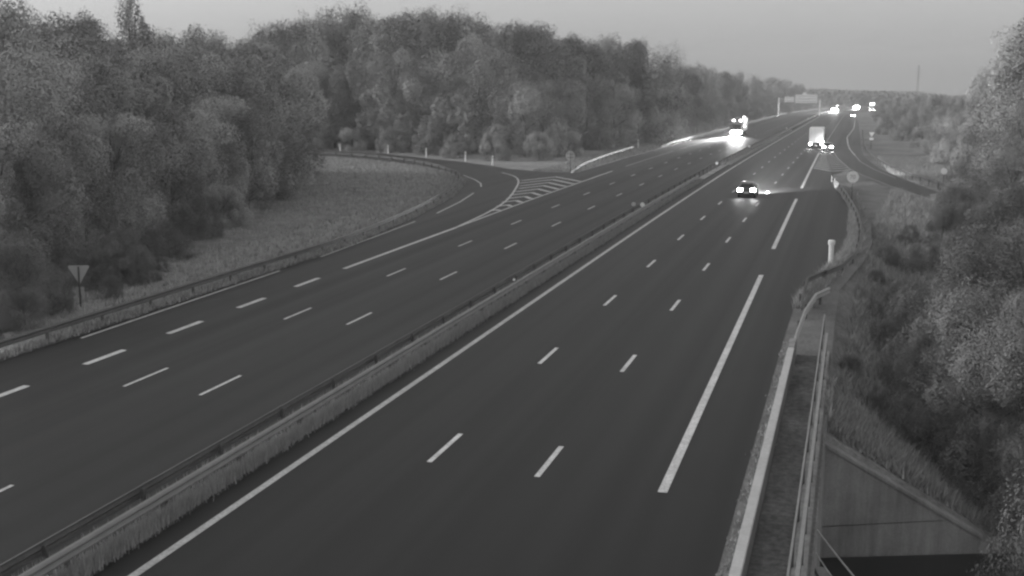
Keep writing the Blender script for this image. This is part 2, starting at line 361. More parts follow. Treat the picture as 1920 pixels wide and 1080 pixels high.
sheet('verge_grass', [(-2.65, 20)] + [(-2.62, 40)] + verge + [(.9, 151), (3.5, 136), (7.2, 119), (9.5, 112), (7, 106), (2.2, 108), (1.6, 100), (1.5, 86), (1.0, 78), (-.4, 66), (-.5, 55), (-.5, 20)], M['gravel'], -.004, lambda x, y: prof(y) if y < 108 else max(prof(y)-.03, gz(x, y)+.05))
sheet('median_crossing', [(-17.7, 137), (-16.75, 137), (-16.75, 168), (-17.7, 168)], M['concrete'], .03)
sheet('underpass_ground', [(-.46, -40), (9, -40), (9, 43.2), (5.2, 42.0), (-.46, 39.95)], M['underpass_shade'], .10, lambda x, y: -5.0 + .0)  # ground sheet with the shade under the bridge painted in as near-black

# ------------------------------------------------------------------ grass blades (one uncountable mass)
def blades(name, pts, hmin, hmax, w, seed, mt='blade', tint=(.6, 1.35), ln=.35):
    r = np.random.default_rng(seed); n = len(pts); pts = np.array(pts)
    k = 4; base = np.repeat(pts, k, 0); N = len(base)
    base[:, :2] += r.normal(0, .09, (N, 2)); h = r.uniform(hmin, hmax, N); a = r.uniform(0, 6.283, N)
    dx = np.stack([np.cos(a), np.sin(a), np.zeros(N)], 1)*w*r.uniform(.6, 1.4, N)[:, None]/2
    lean = np.stack([r.normal(0, ln, N)*h, r.normal(0, ln, N)*h, h], 1)
    V = np.stack([base-dx, base+dx, base+lean], 1).reshape(-1, 3)
    me = bpy.data.meshes.new(name); me.vertices.add(3*N); me.vertices.foreach_set('co', V.ravel().astype(np.float32))
    me.loops.add(3*N); me.loops.foreach_set('vertex_index', np.arange(3*N, dtype=np.int32))
    me.polygons.add(N); me.polygons.foreach_set('loop_start', np.arange(0, 3*N, 3, dtype=np.int32)); me.polygons.foreach_set('loop_total', np.full(N, 3, np.int32))
    at = me.attributes.new('tint', 'FLOAT', 'POINT'); at.data.foreach_set('value', np.repeat(np.repeat(r.uniform(*tint, n), k), 3).astype(np.float32))
    me.update(); me.materials.append(M[mt]); o = bpy.data.objects.new(name, me); C.objects.link(o); return struct(o, 'stuff')
rg = random.Random(3); pts = []
for i in range(60000):                                   # median grass along the barrier foot
    y = 12 + 320*rg.random()**1.7
    if 137 < y < 168: continue
    pts.append((rg.uniform(-17.0, -16.66) if rg.random() < .93 else rg.uniform(-17.9, -17.0), y, prof(y)))
blades('median_grass', pts, .15, .44, .022, 1, 'blade_pale', (.6, 1.3), .14)
pts = []
for i in range(4000):                                    # under the left barrier
    y = 25 + 110*rg.random()**1.3; x = interp(y, [(75, -33.45), (92, -35.2), (110, -38), (125, -41.8), (136, -46.4)]); pts.append((x+rg.uniform(-.5, .25), y, prof(y)))
for i in range(26000):                                   # infield
    y = 45 + 125*rg.random(); x0 = interp(y, [(45, -33.8), (75, -34), (92, -36), (112, -39.3), (125, -42.5), (138, -47.5), (151, -56.5), (163, -69.5), (171, -84)])
    pts.append((x0 - 42*rg.random()**1.4, y, prof(y)-.02))
for i in range(5000):
    y = 147 + 130*rg.random()**1.5; pts.append((rg.uniform(-39.5, -33.7), y, prof(y)))
blades('verge_grass_blades', pts, .1, .38, .07, 2)
pts = []
for i in range(9000):                                    # weeds in the right verge and down its bank
    y = 20 + 112*rg.random()**1.2; x = RE(y) + .05 + abs(rg.gauss(0, .35)); 
    if y < 60: continue
    pts.append((x, y, max(prof(y)-.02, gz(x, y))))
for i in range(26000):
    y = 44 + 150*rg.random(); x = interp(y, [(44, -.2), (66, .4), (100, 2), (140, 5), (200, 3.5)]) + 14*rg.random()**1.5
    if 104 < y and interp(y, [(92, 20), (104.5, 12.5), (119, 7), (136, 3.3), (152, .5)]) < x < interp(y, [(95, 26), (108, 17.5), (123, 10.8), (141, 7), (160, 4.3), (200, 1.6)]): continue
    pts.append((x, y, gz(x, y)-.02))
for i in range(5000):
    x = -.5 + 5.5*rg.random(); y = 40.75 + .35*max(0, x+.9) + 4.5*rg.random(); pts.append((x, y, gz(x, y)-.02))
wv = []
for i in range(500): wv.append((rg.gauss(-2.28, .09), 18 + 34*rg.random(), 0))
blades('shoulder_weeds', wv, .04, .16, .03, 6)
blades('bank_grass', pts, .15, .6, .06, 4)

# ------------------------------------------------------------------ guard rails
WB = [(0, .44), (.05, .46), (.085, .51), (.03, .57), (.0, .595), (.03, .62), (.085, .68), (.05, .73), (0, .75)]
WB = WB + [(u-.03, z) for u, z in reversed(WB)]
def guard_rail(label, pts, side, post_from=None, post_to=250, mt='steel', group=None, spacing=4.0, drop0=False, drop1=False, dense=3, bend=True):
    P = spl([(p[0], p[1], 0) for p in pts], dense) if len(pts) > 2 else [Vector((pts[0][0], pts[0][1], 0)).lerp(Vector((pts[1][0], pts[1][1], 0)), i/60) for i in range(61)]
    o = thing('guard_rail', label, 'guard rail', (P[0].x, P[0].y, prof(P[0].y)), 0, group); O = Vector((P[0].x, P[0].y, prof(P[0].y)))
    rings = []; L = len(P)
    d = 0; ds = []
    for i, p in enumerate(P): d += (p-P[i-1]).length if i else 0; ds.append(d)
    for i, p in enumerate(P):
        t = (P[min(i+1, L-1)] - P[max(i-1, 0)]).normalized(); nrm = Vector((t.y, -t.x, 0))*side; lo = 0
        if drop0: lo = -.62*max(0, 1-ds[i]/10)
        if drop1: lo = min(lo, -.62*max(0, 1-(d-ds[i])/10))
        rings.append([(p.x+nrm.x*u-O.x, p.y+nrm.y*u-O.y, prof(p.y)+z+lo-O.z) for u, z in WB])
    MB().loft(rings).build('beam', M[mt], o)
    pm = MB().box(-.055, .055, -.05, -.012, -.1, .70).box(-.055, -.043, -.012, .05, -.1, .70).box(.043, .055, -.012, .05, -.1, .70); first = None; far = MB(); cnt = 0
    s = 1.0
    while s < d:
        i = min(max(int(np.searchsorted(ds, s)), 1), L-1); k = (s-ds[i-1])/(ds[i]-ds[i-1]); p = P[i-1].lerp(P[i], k)
        t = (P[i]-P[i-1]).normalized(); nrm = Vector((t.y, -t.x, 0))*side; q = p - nrm*.11
        if first is None: first = pm.build('post', M['steel_dull'], o); c = first
        elif p.y < post_to and cnt < 95: c = first.copy(); C.objects.link(c); c.parent = o
        else: c = None
        if c: cnt += 1; c.location = (q.x-O.x, q.y-O.y, prof(q.y)-O.z); c.rotation_euler = (0, 0, math.atan2(t.y, t.x))
        else: x, y, z = q.x-O.x, q.y-O.y, prof(q.y)-O.z; far.box(x-.05, x+.05, y-.05, y+.05, z-.1, z+.7)
        s += spacing if p.y < post_to else spacing*2
    if far.v: far.build('post', M['steel_dull'], o)['kind'] = 'stuff'
    return o
def bent(x, a, b, st=20): return [(x+xoff(y), y) for y in samp(a, b, st)]
guard_rail('long steel guard rail of the median on the side of the near lanes', bent(-16.95, 5, 136), 1, mt='steel_pale')
guard_rail('steel guard rail of the median beyond the pale gap in its barrier', bent(-16.95, 169, 880), 1, mt='steel_dull', post_to=330)
guard_rail('long steel guard rail of the median on the side of the oncoming lanes', bent(-17.75, 5, 880), -1, mt='steel_dull', post_to=300)
guard_rail('curved steel guard rail between the grass infield and the left slip road', [(-33.45, 18), (-33.45, 40), (-33.45, 60), (-33.5, 74), (-35.4, 92.5), (-38.4, 110), (-41.8, 124), (-46.8, 136.6), (-57.2, 152.6), (-68.4, 163.2), (-80, 170.3), (-100, 178.5)], 1, mt='steel_dull')
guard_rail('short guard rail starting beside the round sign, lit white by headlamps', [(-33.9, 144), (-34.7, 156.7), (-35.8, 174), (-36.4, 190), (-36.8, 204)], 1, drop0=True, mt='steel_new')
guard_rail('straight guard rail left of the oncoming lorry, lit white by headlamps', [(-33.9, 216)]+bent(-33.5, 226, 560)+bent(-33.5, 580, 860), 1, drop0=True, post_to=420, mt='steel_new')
guard_rail('guard rail curving round the refuge bay beside the near lanes', [(-2.3, 141), (-1.8, 136), (-.35, 115.5), (.55, 98.8), (.75, 86), (.35, 76), (-.4, 70.8), (-1.2, 68.2)], -1, mt='steel_dull', drop0=True)
guard_rail('short cranked guard rail below the white marker post', [(-1.0, 69.2), (-1.6, 67.2), (-2.1, 65.4), (-2.15, 61), (-2.1, 57)], -1, mt='steel_dull')
guard_rail('curved end of the guard rail joining the bridge barrier', [(-.9, 62.4), (-1.5, 60.4), (-1.85, 56), (-1.98, 51), (-2.0, 47.6)], -1, mt='sign_mid')
guard_rail('guard rail along the outer side of the right slip road', [(1.9, 330), (1.8, 240), (2.2, 205), (3.4, 177), (5.0, 159), (7.4, 141.5), (11.2, 124), (17.8, 109)], -1, mt='steel_dull', post_to=400)

# ------------------------------------------------------------------ bridge edge: barrier, walkway, railing, wing wall
br = thing('bridge', 'concrete bridge edge with pale topped barrier beside the near shoulder', 'bridge', (-1.3, 0, 0))
MB().box(-.84, -.62, -30, 47, 0, .76).build('barrier_wall', M['concrete_dark'], br, bevel=.02)
MB().box(-.86, -.60, -30, 47.2, .76, .84).build('barrier_cap', M['coping'], br, bevel=.02)
MB().box(-.86, -.60, 47.2, 48.6, 0, .80).box(-.90, -.60, 48.7, 49.3, .1, .78).build('barrier_end_block', M['concrete'], br, bevel=.03)
MB().box(-.60, .36, -30, 49.5, -.2, .05).build('walkway', M['walk'], br)
MB().box(.36, .72, -30, 50, -.9, .16).build('cornice', M['concrete'], br, bevel=.02)
MB().box(-.3, .60, -30, 39.7, -5.2, -.9).build('abutment', M['concrete_dark'], br)
rl = thing('bridge_railing', 'dull metal railing with two rails along the outer edge of the bridge', 'railing', (-.72, 0, 0))
MB().box(-.05, .05, -30, 49.5, .96, 1.04).build('top_rail', M['steel_pale'], rl, bevel=.01)
MB().box(-.03, .03, -30, 49.5, .52, .58).build('lower_rail', M['steel_dull'], rl)
pm = MB().box(-.04, .04, -.04, .04, .16, .96).build('post', M['steel_dull'], rl); pm.location = (0, 49, 0)
for k in range(1, 20):
    c = pm.copy(); C.objects.link(c); c.parent = rl; c.location = (0, 49-2.0*k, 0)
rl2 = thing('bridge_railing', 'inner handrail on the bridge walkway between barrier and outer railing', 'railing', (-.92, 0, 0))
MB().box(-.03, .03, -30, 54, .90, .96).build('top_rail', M['steel_pale'], rl2, bevel=.01)
pm = MB().box(-.03, .03, -.03, .03, .05, .90).build('post', M['steel_dull'], rl2); pm.location = (0, 53.8, 0)
for k in range(1, 14):
    c = pm.copy(); C.objects.link(c); c.parent = rl2; c.location = (0, 53.8-3.0*k, 0)
ww = thing('wing_wall', 'triangular concrete wing wall below the bridge edge at the near right', 'retaining wall', (-.9, 40, -5))
def wwp(x): return 40 + .35*(x+.9)/1.0*1.0          # plan line of the wall, turning away from the road
def wz(x): return -.7 + (-4.35+.7)*(x+.9)/5.7
def slab(x0, x1, zb, zt, th, m, off=0):
    a = [(x0+.9, wwp(x0)-40-off, zb(x0)+5), (x1+.9, wwp(x1)-40-off, zb(x1)+5), (x1+.9, wwp(x1)-40-off, zt(x1)+5), (x0+.9, wwp(x0)-40-off, zt(x0)+5)]
    b = [(x, y+th, z) for x, y, z in a]; return m.loft([a, b])
jz = lambda x: -3.85 + .035*(x+.9)
slab(-.9, 3.77, jz, wz, .4, MB()).build('upper_panel', M['concrete'], ww, bevel=.015)
slab(3.77, 4.8, lambda x: -5.05, wz, .36, slab(-.9, 3.77, lambda x: -5.05, lambda x: jz(x)-.035, .36, MB())).build('lower_panel', M['concrete'], ww)
slab(-.9, 4.95, wz, lambda x: wz(x)+.14, .52, MB(), .06).build('coping', M['concrete'], ww, bevel=.02)
for i, (a, b, r, lb) in enumerate([((-.74, 31.9, -.5), (1.2, 27.5, -1.0), .022, 'thicker pale cable slanting down from the bridge railing over the dark underpass'), ((-.72, 31.3, -.9), (.55, 28.5, -1.4), .018, 'thinner cable slanting down under the pale cable beside the bridge')]):
    A_, B_ = Vector(a), Vector(b); pts_ = [A_.lerp(B_, t/10) - Vector((0, 0, .05*math.sin(math.pi*t/10))) for t in range(11)]
    tag(MB().tube(pts_, r).build('cable', M['sign_back'], smooth=True), lb, 'cable')
tag(MB().add([(-.5, 30.4, -1.25), (-.2, 30.4, -1.25), (.9, 27.2, -1.75), (.6, 27.2, -1.75), (-.5, 30.4, -1.4), (-.2, 30.4, -1.4), (.9, 27.2, -1.9), (.6, 27.2, -1.9)], [(0, 1, 2, 3), (4, 7, 6, 5), (0, 4, 5, 1), (1, 5, 6, 2), (2, 6, 7, 3), (3, 7, 4, 0)]).build('concrete_edge_beam', M['concrete'], bevel=.01), 'short concrete edge beam slanting under the cables at the bottom right', 'beam')

# ------------------------------------------------------------------ marker posts, signs, gantry, pylon
def marker_post(label, x, y, h, w, group=None, band=True):
    z = max(prof(y), gz(x, y)); t = thing('marker_post', label, 'marker post', (x, y, z-.02), 0, group)
    ring = lambda k, zz: [(k*w*.5*math.cos(a), k*w*.35*math.sin(a), zz) for a in [i*math.pi/6 for i in range(12)]]
    MB().loft([ring(1, 0), ring(1, h*.96), ring(.7, h)]).build('body', M['post_white'], t, smooth=False)
    if band: MB().loft([ring(1.06, h*.72), ring(1.06, h*.84)]).build('reflector_band', M['sign_grey'], t)
    return t
mg = 'white marker posts round the outside of the left slip road'
for px, (x, y), h, lb in [(637, (-83.6, 185.2), 1.15, 'first and faintest marker post at the left end of the row by the slip road'), (725, (-72.8, 180), 1.35, 'second marker post from the left in the row by the slip road'), (797, (-63.2, 171.8), 1.4, 'middle marker post of the five by the slip road'), (872, (-54.0, 163.2), 1.45, 'fourth marker post from the left in the row by the slip road'), (923, (-47.8, 156.4), 1.35, 'nearest marker post of the row, before the striped nose')]:
    marker_post(lb, x, y, h, .22, mg)
marker_post('white marker post behind the short lit guard rail', -37.6, 213, 1.55, .26)
marker_post('thin marker post behind the straight lit guard rail left of the lorry', -38.4, 299, 1.5, .16)
t = thing('marker_post', 'tall bright white post with wider cap by the refuge guard rail', 'marker post', (-1.05, 74.2, 0))
ring = lambda r, z: [(r*math.cos(i*math.pi/8), r*.8*math.sin(i*math.pi/8), z) for i in range(16)]
MB().loft([ring(.15, 0), ring(.15, 1.48)]).build('body', M['post_white'], t, smooth=False)
MB().loft([ring(.21, 1.40), ring(.215, 1.62), ring(.16, 1.68)]).build('cap', M['post_white'], t)
MB().loft([ring(.16, .0), ring(.16, .16)]).build('base_band', M['sign_grey'], t)

def round_sign(label, x, y, zc, r, back=False, text=None, name='road_sign'):
    z = max(prof(y), gz(x, y)); t = thing(name, label, 'road sign', (x, y, z-.02)); o_ = -1 if not back else 1
    MB().tube([(0, .06, 0), (0, .06, zc+r*.8)] if not back else [(0, -.06, 0), (0, -.06, zc+r*.9)], .045 if r > .4 else .03).build('pole', M['steel_dull'], t, smooth=True)
    MB().disc((0, zc), r, -.012, .012, 32).build('plate', M['sign_back'] if back else M['sign_white'], t)
    if not back:
        n = 32; rr = [(r*1.0, r*.84)]; v = []; f = []
        for j in range(n):
            a = 2*math.pi*j/n
            for q in (r*.985, r*.86): v.append((q*math.cos(a), -.016, zc+q*math.sin(a)))
        for j in range(n): k = (j+1) % n; f.append((2*j, 2*k, 2*k+1, 2*j+1))
        MB().add(v, f).build('border', M['post_white'], t)
    else:
        MB().box(-r*.7, r*.7, -.04, -.013, zc-.3*r-.03, zc-.3*r+.03).box(-r*.7, r*.7, -.04, -.013, zc+.4*r-.03, zc+.4*r+.03).build('bracket', M['steel_dull'], t)
    if text:
        cu = bpy.data.curves.new('digits', 'FONT'); cu.body = text; cu.size = r*1.0; cu.align_x = 'CENTER'; cu.align_y = 'CENTER'; cu.extrude = .002
        ob = bpy.data.objects.new('digits', cu); C.objects.link(ob); dg = bpy.context.evaluated_depsgraph_get(); me = bpy.data.meshes.new_from_object(ob.evaluated_get(dg)); bpy.data.objects.remove(ob)
        me.materials.clear(); me.materials.append(M['sign_grey']); ob = bpy.data.objects.new('digits', me); C.objects.link(ob); ob.parent = t; ob.location = (0, -.017, zc); ob.rotation_euler = (math.pi/2, 0, 0)
    return t
round_sign('bright round white speed sign with digits on the refuge verge', .0, 112.9, 2.62, .53, text='70').rotation_euler = (0, 0, R(2))
round_sign('round sign seen from behind at the grass nose by the lit guard rail', -35.9, 152.5, 1.72, .62, back=True)
round_sign('small pale round sign on the right bank beyond the slip road', 8.9, 128, 2.25, .32)
def giveway(label, x, y, ztop_, w, back, plate_z, plate_w, plate_h, rz=0):
    z = max(prof(y), gz(x, y)); t = thing('give_way_sign', label, 'road sign', (x, y, z-.02), rz); s = 1 if back else -1
    hgt = w*.87; tri = [(-w/2+.04, ztop_), (w/2-.04, ztop_), (w/2, ztop_-.06), (.04, ztop_-hgt), (-.04, ztop_-hgt), (-w/2, ztop_-.06)]
    MB().prism(tri, -.012, .012).build('triangle_plate', M['sign_mid'] if back else M['sign_white'], t)
    MB().box(-plate_w/2, plate_w/2, -.01, .01, plate_z-plate_h/2, plate_z+plate_h/2).build('lower_plate', M['sign_mid'] if back else M['sign_white'], t, bevel=.004)
    MB().tube([(0, -.055 if back else .055, 0), (0, -.055 if back else .055, ztop_-.05)], .045).build('pole', M['post_dark'] if back else M['steel_dull'], t, smooth=True)
    return t
giveway('triangular give way sign seen from behind with small plate, before dark shrubs', -37.2, 50.4, 2.15, 1.05, True, .85, .42, .42, R(20))
giveway('small bright triangular sign above a plate on the right verge', 2.9, 224, 3.05, .95, False, 1.85, .7, .4)

refl = 'round reflectors standing along the median guard rails'
def reflector(label, x, y, zc, r, grp=refl):
    t = thing('median_reflector', label, 'reflector', (x+xoff(y), y, prof(y)), 0, grp)
    MB().box(-.03, .03, .01, .05, .0, zc).build('stem', M['steel_dull'], t); MB().disc((0, zc), r, -.02, .01, 16).build('reflector_disc', M['post_white'], t); return t
for x, y, r, lb in [(-17.05, 59.6, .07, 'nearest and smallest median reflector'), (-17.2, 156.7, .18, 'median reflector beside the pale concrete gap'), (-17.4, 207.9, .2, 'median reflector below the oncoming lorry'), (-17.4, 322, .2, 'median reflector left of the box lorry, second farthest'), (-17.2, 462, .2, 'farthest median reflector before the sign gantry')]:
    reflector(lb, x, y, .86, r)
reflector('larger bright reflector of the pair on the median', -17.2, 100.1, .8, .2)
t = reflector('dim grey reflector of the pair on the median', -17.95, 100.0, .84, .18); t.children[1].data = t.children[1].data.copy() if len(t.children) > 1 else t.children[0].data
for ch in t.children:
    if ch.name.startswith('reflector_disc'): ch.data.materials.clear(); ch.data.materials.append(M['sign_back'])

M['panel'] = mat('gantry_panel_back', .9, .6, .3)
gx0, gx1, gy = -35.2, -16.4, 575; g0 = prof(gy)
ga = thing('sign_gantry', 'grey sign gantry over the far oncoming lanes with two panels', 'gantry', (gx0, gy, g0))
MB().box(-.28, .28, -.28, .28, 0, 8.1).build('column', M['panel'], ga); MB().box(gx1-gx0-.28, gx1-gx0+.28, -.28, .28, 0, 7.2).build('column', M['panel'], ga)
MB().box(-.28, gx1-gx0+.28, -.2, .2, 7.3, 7.75).box(-.28, gx1-gx0+.28, -.2, .2, 6.35, 6.6).build('beam', M['sign_back'], ga)
def panel(x0, x1, z0, z1, n, tip=None):
    p = MB().box(x0, x1, -.5, -.42, z0, z1).build('panel', M['truck_grey'], ga, bevel=.02); p.data.materials.clear(); p.data.materials.append(M['panel'])
    r = MB()
    for k in range(n): z = z0+(z1-z0)*(k+.5)/n; r.box(x0+.1, x1-.1, -.56, -.5, z-.12, z+.12)
    r.build('rib', M['sign_back'], p)
    if tip: MB().prism([(tip-1.3, z1), (tip+1.3, z1), (tip+.5, z1+1.1), (tip-.5, z1+1.1)], -.5, -.44).build('crest', M['panel'], p)
panel(2.7, 7.0, 6.1, 8.6, 2); panel(7.6, 17.6, 5.7, 9.6, 3, 11.8)

def pylon():
    Y = 1350; z0 = prof(Y)+3; X = col(1719, Y, z0); zt = ztop(122, X, Y); H = zt-z0
    t = thing('electricity_pylon', 'hazy lattice electricity pylon on the right horizon', 'pylon', (X, Y, z0)); w0, w1 = 3.0, .9
    m = MB(); nseg = 8
    def w(h): return w0+(w1-w0)*min(1, h/(H*.8))
    cs = [(1, 1), (1, -1), (-1, -1), (-1, 1)]
    for sx, sy in cs: m.tube([(sx*w(h)/2*1.0, sy*w(h)/2, h) for h in samp(0, H, H/nseg)], .28, 5)
    for k in range(nseg):
        h0, h1 = H*k/nseg, H*(k+1)/nseg
        for a in range(4):
            c0, c1 = cs[a], cs[(a+1) % 4]
            m.tube([(c0[0]*w(h0)/2, c0[1]*w(h0)/2, h0), (c1[0]*w(h1)/2, c1[1]*w(h1)/2, h1)], .14, 4); m.tube([(c1[0]*w(h0)/2, c1[1]*w(h0)/2, h0), (c0[0]*w(h1)/2, c0[1]*w(h1)/2, h1)], .14, 4)
    m.build('lattice_mast', M['steel_dull'], t)
    for k, L in ((.66, 3.4), (.78, 4.0), (.9, 2.8)):
        h = H*k; q = MB()
        for s in (-1, 1): q.tube([(0, 0, h+.9), (s*L, 0, h)], .16, 4).tube([(0, 0, h-.4), (s*L, 0, h)], .16, 4)
        q.build('crossarm', M['steel_dull'], t)
pylon()

# ------------------------------------------------------------------ vehicles
def spot(name, parent, loc, rx, power, ang, blend=.6, rad=.1, rz=0):
    l = bpy.data.lights.new(name, 'SPOT'); l.energy = power; l.spot_size = R(ang); l.spot_blend = blend; l.shadow_soft_size = rad; l.color = (1, 1, 1)
    o = bpy.data.objects.new(name, l); C.objects.link(o); o.parent = parent; o.location = loc; o.rotation_euler = (R(90)+R(rx), 0, R(rz)); return o   # shines along local +Y, rx<0 dips
def wheels(par, xs_, ys_, r, w):
    for y in ys_:
        for sx in (-1, 1):
            x0 = sx*xs_; a, b = (x0-w, x0) if sx > 0 else (x0, x0+w)
            wh = MB().wheel(a, b, y, r, r).build('wheel', M['rubber'], par)
            xo = b if sx > 0 else a
            MB().wheel(xo-.015 if sx > 0 else xo-.01, xo+.01 if sx > 0 else xo+.015, y, r, r*.58, 16).build('rim', M['chrome'], wh)
def rsec(y, hw, z0, z1, c, top=None):     # rounded rectangle section
    hw2 = hw if top is None else top
    return [(-hw+c*.4, y, z0), (hw-c*.4, y, z0), (hw, y, z0+c), (hw, y, (z0+z1)/2), (hw2, y, z1-c), (hw2-c, y, z1), (-hw2+c, y, z1), (-hw2, y, z1-c), (-hw, y, (z0+z1)/2), (-hw, y, z0+c)]
def car(label, x, y, rz, paint, tail_r=.0, lamps=True, beam=600, aim=0):
    t = thing('car', label, 'car', (x, y, prof(y)), rz)
    MB().loft([rsec(-2.1, .78, .42, .80, .1), rsec(-2.02, .86, .3, .92, .1), rsec(-1.3, .9, .22, .95, .1), rsec(0, .9, .2, .95, .1), rsec(1.2, .9, .22, .9, .1), rsec(1.9, .84, .25, .76, .1), rsec(2.12, .68, .34, .62, .1)]).build('body', paint, t, smooth=True)
    cabin = MB().loft([rsec(-1.95, .7, .88, .96, .05, .64), rsec(-1.5, .8, .88, 1.38, .08, .58), rsec(-.9, .82, .88, 1.47, .08, .6), rsec(-.1, .82, .88, 1.48, .08, .6), rsec(.45, .82, .88, 1.4, .08, .58), rsec(1.15, .76, .86, .95, .05, .66)]).build('cabin', paint, t, smooth=True)
    MB().add([(-.54, -1.93, 1.02), (.54, -1.93, 1.02), (.5, -1.56, 1.34), (-.5, -1.56, 1.34), (-.54, -1.96, 1.03), (.54, -1.96, 1.03), (.5, -1.59, 1.35), (-.5, -1.59, 1.35)], [(0, 1, 2, 3), (4, 7, 6, 5), (0, 4, 5, 1), (1, 5, 6, 2), (2, 6, 7, 3), (3, 7, 4, 0)]).build('rear_window', M['glass'], t)
    MB().add([(-.55, 1.02, 1.06), (.55, 1.02, 1.06), (.5, .52, 1.37), (-.5, .52, 1.37), (-.55, 1.05, 1.07), (.55, 1.05, 1.07), (.5, .55, 1.385), (-.5, .55, 1.385)], [(0, 3, 2, 1), (4, 5, 6, 7), (0, 1, 5, 4), (1, 2, 6, 5), (2, 3, 7, 6), (3, 0, 4, 7)]).build('windscreen', M['glass'], t)
    for s in (-1, 1):
        a = [(s*.80, -1.35, 1.0), (s*.80, .6, 1.0), (s*.66, .3, 1.34), (s*.66, -1.1, 1.34)]; MB().loft([a, [(p[0]+s*.03, p[1], p[2]) for p in a]]).build('side_window', M['glass'], t)
        MB().box(s*.86-.1, s*.86+.1, .55, .68, .96, 1.08).build('mirror', paint, t, bevel=.02)
        MB().box(s*.62-.24, s*.62+.24, -2.12, -1.96, .62, .92).build('tail_lamp', M['tail'], t, bevel=.03)
        MB().box(s*.62-.16, s*.62+.16, 1.95, 2.1, .54, .68).build('headlamp', M['lamp'], t, bevel=.03)
    MB().box(-.8, .8, -2.17, -2.02, .36, .60).build('rear_bumper', paint, t, bevel=.04); MB().box(-.26, .26, -2.19, -2.17, .47, .58).build('number_plate', M['post_white'], t)
    wheels(t, .88, (-1.3, 1.28), .31, .2)
    if lamps:
        for s in (-1, 1): spot('headlamp_light', t, (s*.62, 2.15, .62), -2.2, beam, 64, .95, rz=aim)
    return t
def box_lorry(label, x, y, rz, hbox=3.75):
    t = thing('box_lorry', label, 'lorry', (x, y, prof(y)), rz)
    bx = MB().box(-1.25, 1.25, -3.6, 2.9, 1.15, hbox).build('cargo_box', M['truck_white'], t, bevel=.04)
    for s in (-1, 1):
        d = MB().box(s*.61-.585, s*.61+.585, -3.64, -3.6, 1.25, hbox-.12).build('rear_door', M['truck_white'], t, bevel=.01)
        MB().tube([(s*.25, -3.67, 1.2), (s*.25, -3.67, hbox-.15)], .02).tube([(s*.9, -3.67, 1.2), (s*.9, -3.67, hbox-.15)], .02).build('lock_bar', M['chrome'], d)
        MB().box(s*1.0-.2, s*1.0+.2, -3.72, -3.6, .72, 1.02).build('tail_lamp', M['tail'], t, bevel=.02)
        MB().box(s*.95-.28, s*.95+.28, -2.9, -2.87, .12, .75).build('mudflap', M['black'], t)
        MB().box(s*1.1-.12, s*1.1+.12, 4.9, 5.02, .75, .95).build('headlamp', M['lamp'], t)
        MB().box(s*1.4-.12, s*1.4+.12, 4.2, 4.3, 1.7, 2.4).build('mirror', M['black'], t)
    MB().box(-1.22, 1.22, -3.66, -3.5, .5, .62).build('rear_bumper', M['black'], t); MB().box(-.45, .45, -3.5, 4.8, .6, 1.1).build('chassis', M['black'], t)
    MB().box(-.26, .26, -3.68, -3.66, .52, .63).build('number_plate', M['post_white'], t)
    MB().loft([[(-1.15, 3.1, .5), (1.15, 3.1, .5), (1.15, 4.95, .5), (-1.15, 4.95, .5)], [(-1.15, 3.1, 1.7), (1.15, 3.1, 1.7), (1.15, 4.92, 1.7), (-1.15, 4.92, 1.7)], [(-1.05, 3.1, 2.7), (1.05, 3.1, 2.7), (1.05, 4.5, 2.7), (-1.05, 4.5, 2.7)]]).build('cab', M['truck_white'], t, bevel=.05)
    MB().add([(-1.0, 4.93, 1.75), (1.0, 4.93, 1.75), (.95, 4.57, 2.6), (-.95, 4.57, 2.6), (-1.0, 4.97, 1.76), (1.0, 4.97, 1.76), (.95, 4.61, 2.61), (-.95, 4.61, 2.61)], [(0, 3, 2, 1), (4, 5, 6, 7), (0, 1, 5, 4), (1, 2, 6, 5), (2, 3, 7, 6), (3, 0, 4, 7)]).build('windscreen', M['glass'], t)
    wheels(t, 1.2, (-2.2, 4.0), .48, .3)
    for s in (-1, 1): spot('headlamp_light', t, (s*1.1, 5.1, .85), -2, 900, 70, .9)
    return t
